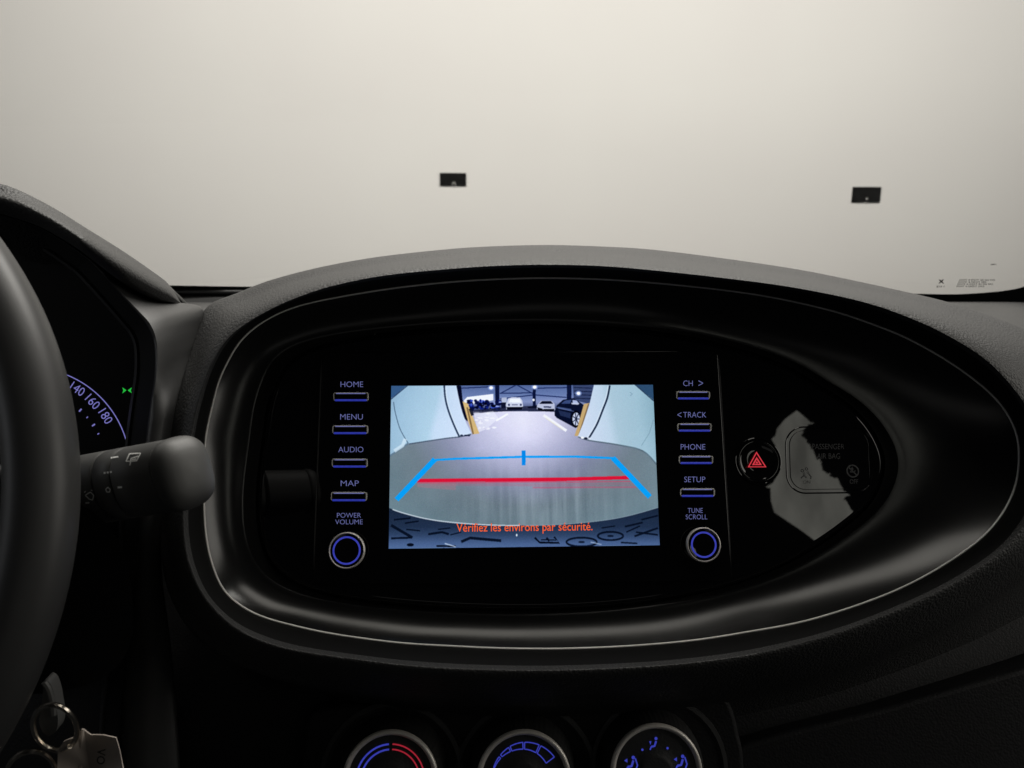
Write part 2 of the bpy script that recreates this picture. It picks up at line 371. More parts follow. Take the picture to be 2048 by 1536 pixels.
out2 = np.array([topf[i]*np.array([0, .09, -.035]) + (1-topf[i])*(mix(.034, .006, leftf[i])*(math.cos(ANG[i])*U - math.sin(ANG[i])*V) - N*.045) for i in range(NA)])
out3 = np.array([topf[i]*np.array([0, .16, -.13]) + (1-topf[i])*(mix(.16, .008, leftf[i])*(math.cos(ANG[i])*U - math.sin(ANG[i])*V) - N*.11) for i in range(NA)])
ctrl += [T3+out2, T3+out3]
ctrl = np.array(ctrl); rows = []
K = len(ctrl)
for i in range(K-1):
    p0, p1, p2, p3 = ctrl[max(i-1, 0)], ctrl[i], ctrl[i+1], ctrl[min(i+2, K-1)]
    for t in np.arange(5)/5: rows.append(0.5*(2*p1+(p2-p0)*t+(2*p0-5*p1+4*p2-p3)*t*t+(3*p1-p0-3*p2+p3)*t**3))
rows.append(ctrl[-1])
mk('inner_lip', *grid(rows[:14]), 'black', dash, sharp=60)
mk('padded_surround', *grid(rows[13:]), 'leather', dash, sharp=60)

# dash top reaching forward to the windscreen
def zpix(x, y, py):                                 # height at which the point (x, y) is seen on pixel row py
    lo, hi = Z0-.3, Z0+.3
    for _ in range(40):
        m_ = (lo+hi)/2; d_ = np.array([x, y, m_])-CAM
        if 768-FPX*(d_ @ up)/(d_ @ fw) > py: lo = m_
        else: hi = m_
    return lo
rows = []
for y, dz in ((.02, -.04), (.10, -.020), (.18, -.006), (.26, -.001), (.34, .0), (.40, .0), (.425, -.001), (.440, -.010), (.446, -.03)):
    row = []
    for x in np.linspace(-.75, .85, 60):
        k = 0.10*((x-0.05)/0.75)**2; y_ = max(y, .26+.0005*y) if x < -.12 else y; row.append(np.array([x, y_-k*(y_/.45), zpix(x, .42-k*.93, 603)+dz]))
    rows.append(row)
mk('top_pad', *grid(rows, closed_u=False), 'smooth', dash)
# slot of the defroster vent, between the instrument hood and the surround
rows = [[HY(x, y+(x-435)*.006, Y) for x in np.linspace(250, 640, 30)] for y, Y in ((584, .428), (592, .424), (600, .410), (620, .36), (640, .33))]
mk('defroster_slot', *grid(rows, closed_u=False), 'vent', dash)
mk('vent_lip', *tube([HY(x, 584.5+(x-435)*.008, .424) for x in np.linspace(240, 640, 20)], .0024, 12, axis=(0, 1, 0)), 'smooth', dash)

# lower dash, climate fascia and glovebox lid
def sheet(name, pts_rows, mat, parent, **k):
    return mk(name, *grid(pts_rows, closed_u=False), mat, parent, **k)
xs = np.linspace(-250, 2450, 60)
rows = []
for y, w in ((790, -.085), (1000, -.080), (1150, -.065), (1230, -.055), (1300, -.046), (1360, -.040), (1420, -.036), (1500, -.034), (1600, -.034), (1800, -.036), (2000, -.05)):
    rows.append([PP(x, y, w-0.00004*max(0, 450-x)) for x in xs])
sheet('lower_panel', rows, 'lower', dash)
g = np.array([(1470, 1482), (1560, 1456), (1740, 1413), (1900, 1368), (2048, 1326), (2300, 1244), (2420, 1230), (2440, 1800), (1440, 1800), (1440, 1500)], float)
gp = outset(np.array([uv(*p, -.03) for p in resample(g, 160, True)]), 0)
mk('glovebox_lid', *plate(gp, -.045, -.0215, .0030), 'lower', dash, sharp=60)

# instrument binnacle: grained hood, smooth side trim, dark tunnel
hb = resample(cat([(-160, 412), (-60, 417), (0, 427), (70, 449), (117, 473), (164, 503), (234, 557), (281, 586), (316, 601), (345, 606), (362, 607)], 10, False), 60)
ht = resample(cat([(-160, 345), (-60, 361), (0, 378), (47, 392), (117, 427), (187, 470), (258, 514), (316, 554), (340, 572), (352, 587), (362, 606)], 10, False), 60)
nh = len(hb); ctrl = []
fade = np.clip((nh-1-np.arange(nh))/14.0, 0, 1)**.6
Yf = -.020 + .085*(1-np.clip((nh-1-np.arange(nh))/24.0, 0, 1)**.7)
lf_ = 1-sstep(.05, .75, np.arange(nh)/(nh-1.0))          # 1 at the driver's end, where the lip overhangs
ctrl.append([HY(*hb[i], Yf[i]+.03+.02*lf_[i]) for i in range(nh)])
ctrl.append([HY(*hb[i], Yf[i]+.020*lf_[i]) for i in range(nh)])
ctrl.append([HY(*mix(hb[i], ht[i], .28), Yf[i]-.012*fade[i]+.010*lf_[i]) for i in range(nh)])
ctrl.append([HY(*mix(hb[i], ht[i], .62), Yf[i]-.010*fade[i]) for i in range(nh)])
ctrl.append([HY(*mix(hb[i], ht[i], .90), Yf[i]+.008-.014*lf_[i]) for i in range(nh)])
ctrl.append([HY(*ht[i], Yf[i]+.034-.026*lf_[i]) for i in range(nh)])
ctrl.append([HY(*ht[i], Yf[i]+.034-.026*lf_[i])+np.array([-.01, .10, -.05]) for i in range(nh)])
ctrl.append([HY(*ht[i], Yf[i]+.034-.026*lf_[i])+np.array([-.02, .20, -.16]) for i in range(nh)])
ctrl = np.array(ctrl); rows = []
for i in range(len(ctrl)-1):
    p0, p1, p2, p3 = ctrl[max(i-1, 0)], ctrl[i], ctrl[i+1], ctrl[min(i+2, len(ctrl)-1)]
    for t in np.arange(4)/4: rows.append(0.5*(2*p1+(p2-p0)*t+(2*p0-5*p1+4*p2-p3)*t*t+(3*p1-p0-3*p2+p3)*t**3))
rows.append(ctrl[-1])
mk('instrument_hood', *grid(rows, closed_u=False), 'leather', dash, sharp=60)

def knotted(parts, counts):                         # open curve through knots, a fixed number of points between knots
    dense = cat([p for p, k in parts], 10, False); ks = [i*10 for i, (p, k) in enumerate(parts) if k]; out = []
    for (a, b), c in zip(zip(ks[:-1], ks[1:]), counts): out.append(resample(dense[a:b+1], c+1)[:-1])
    return np.vstack(out+[dense[-1:]])
cnt = (24, 40, 24, 30, 30, 40)
ta = knotted([((-160, 413.5), 1), ((-60, 419), 0), ((0, 430), 0), ((70, 452), 0), ((117, 477), 0), ((164, 510), 1), ((187, 529), 0), ((234, 580), 0), ((269, 620), 1), ((293, 649), 0), ((306, 678), 1), ((310, 712), 0), ((308, 760), 1), ((300, 815), 0), ((292, 880), 1), ((285, 960), 0), ((279, 1040), 0), ((276, 1110), 0), ((266, 1190), 0), ((255, 1290), 0), ((240, 1450), 0), ((230, 1700), 1)], cnt)
tb = knotted([((-160, 412.5), 1), ((-60, 417), 0), ((0, 427), 0), ((70, 449), 0), ((117, 473), 0), ((164, 503), 1), ((190, 521), 0), ((234, 557), 0), ((281, 586), 0), ((322, 602), 0), ((365, 606), 1), ((398, 612), 0), ((408, 628), 0), ((403, 652), 1), ((391, 688), 0), ((378, 720), 1), ((357, 790), 0), ((343, 860), 1), ((334, 940), 0), ((326, 1020), 0), ((322, 1090), 0), ((326, 1170), 0), ((338, 1260), 0), ((352, 1400), 0), ((370, 1700), 1)], cnt)
nt_ = len(ta); dw = -.05*sstep(1000, 1350, ta[:, 1])
gsh = sstep(190, 330, tb[:, 0])*(1-sstep(620, 830, tb[:, 1]))
mk('cluster_trim', *grid([[PP(*mix(ta[i], tb[i], t), w+dw[i]-.050*gsh[i]*t**1.2) for i in range(nt_)] for t, w in
    ((0, .012), (0, .030), (.02, .0322), (.06, .0335), (.2, .0345), (.4, .0342), (.6, .0330), (.8, .0302), (.93, .0275), (.98, .0262), (1, .0245), (1, .010))], closed_u=False), 'smooth', dash, sharp=50)
tg = np.gradient(ta, axis=0); tg /= np.linalg.norm(tg, axis=1)[:, None]; tn = np.stack([-tg[:, 1], tg[:, 0]], 1)
tin, tin2 = ta+tn*np.array([31, 26]), ta+tn*np.array([41, 36])
mk('cluster_tunnel', *grid([[PP(*ta[i], .014) for i in range(nt_)], [PP(*mix(ta[i], tin[i], .5), -.008) for i in range(nt_)], [PP(*tin[i], -.022) for i in range(nt_)]], closed_u=False), 'black', dash)

# ------------------------------------------------------------------ instrument cluster
CW = -.040
clu = thing('instrument_cluster', 'black instrument cluster with lit lilac speed scale behind the steering wheel', 'instrument cluster', PP(60, 940, CW))
mk('lens_edge', *grid([[PP(*tin[i], -.0215) for i in range(nt_)], [PP(*mix(tin[i], tin2[i], .5), -.0205) for i in range(nt_)], [PP(*tin2[i], -.024) for i in range(nt_)], [PP(*tin2[i], CW-.002) for i in range(nt_)]], closed_u=False), 'smooth', clu)
fc = [tuple(p) for p in tin[::3] if p[1] < 1280] + [(-200, 1290), (-200, 440)]
mk('dial_face', *flat([uv(*p, CW) for p in fc], CW), 'black', clu, smooth=False)
cen = np.array([58.5, 938.4])
arc = lambda r, a0, a1, n=60: [(cen[0]+r*math.cos(t), cen[1]-r*math.sin(t)) for t in np.radians(np.linspace(a0, a1, n))]
mk('speed_arc', *stroke([uv(*p, CW) for p in arc(203, 100, 15)], 1.7*MM*1.12, CW+.0006), 'cluster', clu, smooth=False)
m = MB()
for body, (x, y), a in (('120', (117, 762), 25), ('140', (155, 778), 34), ('160', (185.5, 803.5), 47), ('180', (211.5, 832.5), 58)):
    m = MB(); m.add(*text_px(body, (x, y), 29, 18, CW+.0006, thin=-.006, rot=-math.radians(a))); m.mk('number', 'cluster', clu, smooth=False)
for k in range(12):
    a = 78-7.3*k; 
    if a < 20: break
    r0, r1 = (150, 157) if k % 2 == 0 else (151, 155)
    p, q = arc(r0+3, a, a, 1)[0], arc(r1+3, a, a, 1)[0]
    mk('tick', *stroke([uv(*p, CW), uv(*q, CW)], (3 if k % 2 == 0 else 2)*MM*1.1, CW+.0006), 'cluster', clu, smooth=False)
m = MB()
for s in (-1, 1):
    m.add(*flat([uv(255+s*1.2, 781, CW), uv(255+s*9.5, 775, CW), uv(255+s*7.5, 781, CW), uv(255+s*9.5, 787, CW)], CW+.0006))
m.mk('side_light_symbol', 'green', clu, smooth=False)

# ------------------------------------------------------------------ centre panel: satin bowl, silver line, black island
pan = thing('centre_panel', 'egg-shaped glossy black centre panel set in a satin bowl with silver outline', 'centre panel', O-N*.03-V*.10)
I_ = polar([(512, 990), (515, 949), (523, 885), (533, 816), (548, 767), (566, 731), (593, 707), (626, 692), (681, 678), (763, 666), (880, 655), (1000, 649), (1120, 648), (1250, 655), (1380, 673), (1500, 703), (1580, 734), (1641, 771), (1686, 798), (1722, 829), (1750, 865), (1767, 902), (1771, 932), (1764, 966), (1745, 1003), (1714, 1036), (1644, 1088), (1560, 1135), (1460, 1172), (1330, 1202), (1180, 1219), (1020, 1223), (860, 1217), (720, 1203), (620, 1182), (560, 1150), (528, 1105), (514, 1050)])
B_ = np.stack([CX+(I_[:, 0]-CX)*1.045, CY+(I_[:, 1]-CY)*1.03], 1)
dep = np.clip(0.42*np.hypot(*(S_-B_).T)*MM, .0105, .0165); kk = np.hanning(61); kk /= kk.sum()
dep = np.convolve(np.r_[dep[-30:], dep, dep[:30]], kk, 'valid')
wfl = WS_-.0005-dep
rows = [ring3(mix(S_, B_, s), WS_-.0005-dep*(1-(1-s)**1.7)) for s in np.linspace(0, 1, 22)]
rows.append(ring3(mix(S_, B_, 1.08), wfl-.001))
mk('bowl', *grid(rows), 'satin', pan, sharp=60)
mk('silver_line', *tube(ring3(S_, WS_+.0002), 0.00058, 10, True), 'silver', pan)
mk('island_skirt', *grid([ring3(B_, wfl-.0005), ring3(mix(B_, I_, .6), mix(wfl, -.003, .6)-.0008), ring3(I_, -.0041)]), 'black', pan)
rows = []
In = np.array([uv(*p) for p in I_])
for t in np.radians([0, 20, 40, 60, 75, 90]):
    rows.append(np.array([M3(*p, -.0040+.0040*math.sin(t)) for p in outset(In, -.0040*(1-math.cos(t)))]))
v, f = grid(rows); f.append([(len(rows)-1)*NA+i for i in range(NA)])
mk('island', v, f, 'piano', pan, sharp=40)

def button_ring(c, r_out, prof, mat): pass
# hazard button
hc = uv(1516, 922); r = 46*MM
hz = mk('hazard_button', *revolve(hc, [(r*.955, -.0005), (r*.955, .0004), (r*.93, .0010), (r*.86, .0012), (r*.80, .0009), (r*.70, .0002), (r*.45, -.0002+.0003), (r*.2, .00005)]), 'piano', pan)
hz['label'] = 'round glossy black hazard button with red triangle'
mk('button_rim', *tube([M3(*p, .0003) for p in circ(hc, r, 64)], .00042, 8, True), 'piano_dull', hz)
for s, wd in ((1.0, 4.0), (.52, 3.2)):
    tri = np.array([(1513, 903), (1533, 934.5), (1495.5, 934.5)]); c0 = np.array([1513.6, 925.5])
    to = c0+(tri-c0)*s; k = 1-wd*(1.0 if s == 1 else 1.6)/(22*s); ti = c0+(to-c0)*k
    mk('warning_triangle', *ringflat([uv(*p, .0014) for p in to], [uv(*p, .0014) for p in ti], .0014), 'red', hz, smooth=False)
tri = c0+(np.array([(1513, 903), (1533, 934.5), (1495.5, 934.5)])-c0)*.16
mk('warning_triangle', *flat([uv(*p, .0014) for p in tri], .0014), 'red', hz, smooth=False)

# passenger air bag lens
lq = [uv(1574, 858), uv(1738, 857), uv(1744, 981), uv(1578, 983)]
lo = rrect(lq, 34*MM, 12)
lens = mk('airbag_lens', *plate(outset(lo, -.0009), -.0003, .00045, .0003), 'piano_dull', pan, sharp=50)
mk('lens_rim', *tube([M3(*p, .0001) for p in outset(lo, .0011)], .00042, 8, True), 'piano_dull', lens)
mk('lettering', *text_px('PASSENGER', (1656.5, 893), 64, 11, .00052, thin=-.006), 'dim_mark', lens, smooth=False)
mk('lettering', *text_px('AIR BAG', (1657, 912), 46, 11, .00052, thin=-.006), 'dim_mark', lens, smooth=False)
icon = MB(); W5 = .00052
u5 = lambda x, y: uv(1420+x*.28, 700+y*.28, W5)
for (x, y, rr_) in ((660, 862, 13), (690, 850, 12), (672, 885, 9), (700, 875, 8)): icon.add(*ringflat(circ(u5(x, y), rr_*.28*MM, 14), circ(u5(x, y), rr_*.5*.28*MM, 14), W5))
icon.add(*stroke([u5(705, 885), u5(722, 905), u5(718, 922)], 9*.28*MM, W5)); icon.add(*stroke([u5(650, 915), u5(672, 896), u5(690, 912)], 10*.28*MM, W5))
icon.mk('on_symbol', 'dim_mark', lens, smooth=False)
mk('lettering', *text_px('ON', (1613, 964), 15, 7, W5, thin=-.004), 'dim_mark', lens, smooth=False)
icon = MB(); icon.add(*ringflat(circ(u5(1020, 865), 47*.28*MM, 32), circ(u5(1020, 865), 37*.28*MM, 32), W5)); icon.add(*stroke([u5(990, 838), u5(1050, 895)], 10*.28*MM, W5))
icon.add(*flat(circ(u5(1015, 848), 10*.28*MM, 14), W5)); icon.add(*stroke([u5(1000, 870), u5(1020, 872), u5(1040, 862)], 8*.28*MM, W5))
icon.mk('off_symbol', 'dim_mark', lens, smooth=False)
mk('lettering', *text_px('OFF', (1708, 963), 17, 9, W5, thin=.0), 'dim_mark', lens, smooth=False)

# ------------------------------------------------------------------ infotainment unit
FW = .0016
inf = thing('infotainment_unit', 'black car infotainment unit showing a reversing camera view on its screen', 'infotainment', O-V*.065)
fq = [uv(646, 705), uv(1434, 702), uv(1463, 1162), uv(628, 1168)]
mk('fascia', *plate(rrect(fq, .0035, 8), -.0012, FW, .0007), 'piano', inf, sharp=50)
# thin bright edge strips along the two sides
for xa, xb in ((643.5, 627.5), (1437, 1462)):
    mk('side_trim', *tube([PP(mix(xa, xb, t), mix(716, 1140, t), .0009) for t in np.linspace(0, 1, 12)], .0006*np.r_[.2, np.ones(10), .2], 6), 'smooth', inf)
# --- the picture on the screen, painted cell by cell into a grid
SW, SH = .1535, .09272
GW, GH, SS = 480, 290, 2
quad = np.array([(45, 83), (1957, 75), (2003, 1245), (33, 1270)], float)      # screen corners in the close view
A = []; bb = []
for (x, y), (s, t) in zip(quad, ((0, 0), (1, 0), (1, 1), (0, 1))):
    A += [[x, y, 1, 0, 0, 0, -s*x, -s*y], [0, 0, 0, x, y, 1, -t*x, -t*y]]; bb += [s, t]
Hm = np.append(np.linalg.solve(np.array(A), np.array(bb)), 1).reshape(3, 3)
IW, IH = GW*SS, GH*SS
def to_im(p):
    p = np.asarray(p, float); q = np.c_[p, np.ones(len(p))] @ Hm.T; return q[:, :2]/q[:, 2:]*np.array([IW, IH])
Hi = np.linalg.inv(Hm)
yy, xx = np.mgrid[0:IH, 0:IW]; q = np.stack([(xx+.5)/IW, (yy+.5)/IH, np.ones_like(xx, float)], -1) @ Hi.T
ZX, ZY = q[..., 0]/q[..., 2], q[..., 1]/q[..., 2]
def fbm(seed, sx, sy):
    r_ = np.random.default_rng(seed); out = np.zeros((IH, IW)); amp = 1
    for o in range(4):
        gx, gy = max(2, int(sx*2**o)), max(2, int(sy*2**o)); g_ = r_.random((gy+1, gx+1))
        X = np.linspace(0, gx-1e-6, IW); Y = np.linspace(0, gy-1e-6, IH); i = X.astype(int); j = Y.astype(int); fx = (X-i)[None]; fy = (Y-j)[:, None]
        out += amp*((g_[j][:, i]*(1-fx)+g_[j][:, i+1]*fx)*(1-fy)+(g_[j+1][:, i]*(1-fx)+g_[j+1][:, i+1]*fx)*fy); amp *= .5
    return out/1.875-.5
img = np.zeros((IH, IW, 3))
def ramp(t, stops):
    ks = [s[0] for s in stops]; return np.stack([np.interp(t, ks, [s[1][c] for s in stops]) for c in range(3)], -1)
# floor
d_ = np.hypot((ZX-1010)/1.35, (ZY-330))
img[:] = ramp(d_, [(0, (226, 224, 240)), (140, (214, 212, 234)), (300, (176, 176, 202)), (450, (140, 144, 166)), (640, (118, 130, 138)), (800, (112, 128, 136)), (1200, (120, 145, 155))])
streak = fbm(3, 46, 2.2); soft = fbm(4, 6, 5)
wgt = np.clip((ZY-600)/300, 0, 1)[..., None]*np.exp(-((ZX-1150)/520)**2)[..., None]
img += (streak*70)[..., None]*wgt + (soft*22)[..., None]
def fill(pts, colr, a=1.0, px=True):
    P = to_im(pts); x0, x1 = int(max(0, P[:, 0].min()-1)), int(min(IW, P[:, 0].max()+2)); y0, y1 = int(max(0, P[:, 1].min()-1)), int(min(IH, P[:, 1].max()+2))
    if x1 <= x0 or y1 <= y0: return
    X, Y = np.meshgrid(np.arange(x0, x1)+.5, np.arange(y0, y1)+.5); ins = np.zeros(X.shape, bool); n = len(P)
    for i in range(n):
        (ax, ay), (bx, by) = P[i], P[(i+1) % n]
        if ay == by: continue
        ins ^= ((ay > Y) != (by > Y)) & (X < (bx-ax)*(Y-ay)/(by-ay)+ax)
    c = colr[y0:y1, x0:x1] if isinstance(colr, np.ndarray) and colr.ndim == 3 else np.array(colr, float)
    sub = img[y0:y1, x0:x1]; sub[ins] = sub[ins]*(1-a)+(np.broadcast_to(c, sub.shape)[ins])*a
def line(pts, width, colr, a=1.0):
    P = np.asarray(pts, float); T = np.gradient(P, axis=0); T /= np.linalg.norm(T, axis=1)[:, None]+1e-9; nr = np.stack([-T[:, 1], T[:, 0]], 1)*width/2
    fill(np.vstack([P+nr, (P-nr)[::-1]]), colr, a)
def ell(x, y, a, b, colr, al=1.0): fill(np.stack([x+a*np.cos(np.linspace(0, 6.28, 24)), y+b*np.sin(np.linspace(0, 6.28, 24))], 1), colr, al)
# what lies beyond the doorway
fill([(520, 70), (1530, 70), (1480, 240), (1405, 270), (640, 270), (560, 210)], ramp(ZY, [(75, (92, 108, 152)), (150, (112, 128, 172)), (200, (140, 150, 190)), (270, (60, 66, 96))]))
for x, w_ in ((820, 30), (1090, 22), (1345, 34)): line([(x, 70), (x, 235)], w_, (24, 30, 62))
for a_, b_ in (((840, 140), (960, 75)), ((960, 75), (1080, 140)), ((840, 138), (1075, 134)), ((1100, 150), (1325, 168)), ((840, 180), (1080, 150)), ((560, 100), (800, 88)), ((1110, 100), (1330, 96))): line([a_, b_], 8, (38, 48, 92), .85)
fill([(1370, 70), (1525, 70), (1495, 215), (1380, 190)], (66, 76, 110)); 
for k in range(4): line([(1380, 95+k*26), (1510, 100+k*26)], 7, (30, 36, 62), .8)
for x, y in ((775, 97), (1093, 92), (1413, 138)): ell(x, y, 24, 20, (150, 170, 225), .6); ell(x, y, 14, 12, (248, 250, 255))
fill([(575, 190), (600, 165), (790, 142), (792, 188), (640, 215), (590, 235)], (236, 238, 250))
rb = np.random.default_rng(11)
for k in range(90):
    x, y = rb.uniform(600, 850), rb.uniform(190, 262)
    ell(x, y, rb.uniform(5, 20), rb.uniform(4, 13), [(18, 24, 70), (34, 48, 130), (10, 12, 34), (70, 90, 190), (150, 165, 225)][min(4, int(rb.exponential(1.4)))])
fill([(640, 262), (900, 235), (1120, 230), (1240, 250), (1240, 275), (1000, 262), (640, 285)], (44, 44, 64), .7)
# white van, pale car, dark estate car
fill([(885, 255), (886, 215), (900, 175), (930, 166), (985, 168), (1002, 190), (1008, 225), (1004, 256)], (206, 210, 228)); fill([(905, 205), (915, 178), (985, 178), (994, 205)], (238, 242, 252)); fill([(888, 238), (1006, 238), (1002, 258), (892, 258)], (18, 20, 36))
ell(905, 222, 8, 8, (70, 76, 110)); ell(992, 222, 8, 8, (70, 76, 110)); line([(925, 222), (970, 222)], 8, (120, 124, 150))
fill([(850, 170), (890, 168), (886, 230), (856, 236)], (190, 196, 216), .9); fill([(846, 205), (884, 205), (880, 245), (850, 250)], (30, 32, 54))
fill([(1108, 252), (1112, 222), (1138, 194), (1215, 192), (1238, 215), (1242, 262), (1130, 262)], (188, 192, 214)); fill([(1128, 214), (1144, 196), (1212, 195), (1228, 214)], (24, 26, 46)); fill([(1112, 240), (1150, 250), (1150, 264), (1118, 262)], (14, 16, 30)); fill([(1158, 232), (1215, 234), (1212, 244), (1160, 242)], (60, 66, 96)); fill([(1130, 254), (1238, 252), (1232, 268), (1150, 266)], (16, 18, 30))
ell(1085, 186, 9, 9, (240, 244, 252)); fill([(1040, 235), (1110, 225), (1108, 248), (1045, 246)], (26, 28, 48))
fill([(1240, 265), (1255, 225), (1300, 185), (1375, 172), (1440, 215), (1462, 235), (1452, 300), (1420, 370), (1392, 392), (1255, 318), (1238, 300)], (22, 27, 50))
fill([(1285, 215), (1315, 190), (1365, 184), (1350, 214)], (66, 80, 122)); fill([(1370, 186), (1400, 190), (1418, 214), (1372, 214)], (170, 180, 214)); fill([(1360, 205), (1420, 210), (1412, 222), (1362, 218)], (210, 216, 236), .8)
fill([(1262, 235), (1360, 252), (1362, 268), (1266, 250)], (84, 98, 140), .8); fill([(1266, 262), (1356, 282), (1352, 322), (1280, 300)], (54, 64, 96), .8)
line([(1250, 240), (1380, 270)], 4, (120, 136, 180), .8)
ell(1394, 326, 36, 62, (12, 14, 26)); ell(1396, 326, 27, 48, (196, 202, 222))
for k in range(7):
    a_ = k*6.283/7; line([(1396, 326), (1396+25*math.cos(a_), 326+45*math.sin(a_))], 6, (34, 38, 60))
ell(1396, 326, 8, 13, (40, 44, 66))
# bright floor marks
fill([(650, 290), (790, 268), (830, 320), (740, 400), (680, 425)], (240, 240, 250), .55)
for k in range(26):
    x, y = rb.uniform(650, 800), rb.uniform(280, 400); ell(x, y, rb.uniform(6, 20), rb.uniform(4, 9), (250, 250, 254) if k % 3 else (205, 200, 224), .5)
line([(898, 288), (812, 338)], 13, (246, 248, 254)); line([(1158, 298), (1325, 412)], 20, (240, 240, 246)); line([(1172, 318), (1300, 405)], 6, (226, 220, 196), .7)
# doorway posts
fill([(520, 78), (556, 84), (566, 180), (600, 300), (604, 345), (578, 320), (548, 210)], (16, 20, 44))
fill([(566, 196), (606, 214), (650, 330), (690, 432), (640, 438), (600, 320)], (212, 182, 126)); line([(600, 240), (645, 436)], 12, (120, 96, 66), .8); line([(622, 250), (640, 300)], 22, (30, 30, 44), .9)
fill([(1452, 216), (1494, 208), (1440, 380), (1412, 452), (1384, 448), (1410, 370)], (198, 168, 118)); line([(1488, 214), (1415, 448)], 10, (110, 88, 66), .7)
# side walls
lw = [(30, 70), (520, 76), (532, 150), (556, 250), (592, 350), (632, 432), (540, 458), (440, 470), (175, 508), (30, 606)]
fill(lw, ramp(ZX+0.25*ZY, [(40, (140, 168, 190)), (150, (156, 186, 208)), (420, (176, 204, 222)), (470, (196, 214, 234)), (640, (206, 220, 240))]))
rw = [(1528, 70), (1990, 70), (1995, 668), (1880, 556), (1700, 512), (1490, 480), (1408, 452), (1446, 360), (1490, 230), (1512, 140)]
fill(rw, ramp(ZX-0.2*ZY, [(1380, (206, 216, 234)), (1560, (190, 208, 224)), (1620, (172, 196, 210)), (1800, (164, 192, 206)), (1960, (140, 172, 186))]))
img += (fbm(9, 5, 4)*14)[..., None]
lc = cat([(432, 80), (440, 170), (462, 260), (500, 360), (545, 458)], 8, False); line(lc, 13, (58, 72, 96)); line(lc+np.array([10, 0]), 6, (220, 232, 246), .7)
line(cat([(62, 200), (76, 280), (112, 400), (172, 505)], 8, False), 6, (90, 110, 130)); line([(170, 505), (30, 600)], 12, (88, 104, 120), .7); line([(150, 470), (130, 520), (70, 560)], 26, (214, 230, 240), .7)
line(cat([(175, 508), (440, 468), (545, 456), (630, 436)], 6, False), 9, (70, 80, 96), .75)
for x in (560, 590, 612): ell(x, 446, 12, 7, (40, 48, 70), .9)
rc = cat([(1642, 80), (1624, 170), (1590, 260), (1545, 370), (1482, 476)], 8, False); line(rc, 13, (44, 56, 78)); line(rc-np.array([12, 0]), 6, (222, 232, 244), .7)
line(cat([(1410, 456), (1490, 482), (1700, 514), (1880, 558), (1985, 660)], 6, False), 10, (84, 98, 108), .7); line([(1440, 462), (1500, 470)], 14, (230, 236, 246), .8); ell(1466, 468, 14, 9, (40, 46, 64)); ell(1440, 462, 9, 8, (246, 248, 252))
line([(1960, 330), (1930, 430), (1872, 520)], 4, (120, 146, 160), .8); line([(1790, 130), (1806, 142), (1792, 156)], 5, (120, 146, 164), .8)
fill([(30, 70), (160, 78), (120, 112), (78, 150), (30, 182)], (66, 96, 134)); line([(165, 80), (40, 184)], 7, (36, 50, 80), .8)
fill([(1825, 70), (1990, 70), (1990, 212), (1940, 168), (1880, 118)], (58, 84, 112)); line([(1826, 74), (1965, 196)], 7, (32, 46, 70), .8)
# bumper along the lower edge
bc = cat([(20, 968), (120, 1006), (300, 1052), (500, 1080), (760, 1098), (1020, 1102), (1300, 1094), (1600, 1064), (1800, 1026), (2010, 966)], 8, False)
fill(np.vstack([bc, [(2040, 1290), (0, 1300)]]), ramp(ZY, [(980, (40, 50, 68)), (1110, (46, 58, 80)), (1170, (60, 76, 104)), (1230, (82, 102, 140)), (1270, (92, 114, 154))]))
line(bc[4:40], 8, (226, 234, 240), .75); line(bc[40:], 5, (160, 176, 186), .6)
dk = (18, 24, 38)
for pts, w_ in (([(50, 1100), (205, 1190)], 20), ([(70, 1060), (190, 1048)], 12), ([(150, 1085), (250, 1070)], 11), ([(50, 1195), (195, 1190)], 14), ([(320, 1165), (420, 1150), (470, 1165)], 16), ([(560, 1220), (625, 1192), (850, 1212)], 20), ([(390, 1130), (480, 1120)], 9), ([(160, 1130), (260, 1140)], 10), ([(1820, 1180), (1990, 1120)], 14), ([(1750, 1110), (1880, 1080)], 13), ([(1830, 1150), (1990, 1170)], 12), ([(1760, 1150), (1860, 1105)], 10), ([(1870, 1060), (1990, 1030)], 12), ([(480, 1170), (560, 1150)], 8), ([(1580, 1120), (1680, 1105)], 9)): line(pts, w_, dk, .9)
for x, y, a_, b_ in ((1435, 1222, 110, 32), (1645, 1178, 92, 30)):
    th_ = np.linspace(0, 6.28, 40); line(np.stack([x+a_*np.cos(th_), y+b_*np.sin(th_)], 1), 14, dk, .9); ell(x, y, 24, 8, dk, .8)
line([(1095, 1190), (1130, 1225), (1275, 1228), (1235, 1185)], 14, dk); line([(1180, 1190), (1200, 1215)], 14, dk); line([(1140, 1205), (1250, 1208)], 8, dk)
ell(190, 1242, 26, 12, dk); line([(380, 1250), (520, 1252)], 12, dk); line([(440, 1232), (520, 1256)], 9, (190, 204, 224), .8); line([(1500, 1222), (1580, 1240)], 7, (170, 186, 210), .8); ell(963, 1172, 5, 10, (220, 230, 240)); line([(1720, 1225), (1840, 1232)], 12, dk, .8)
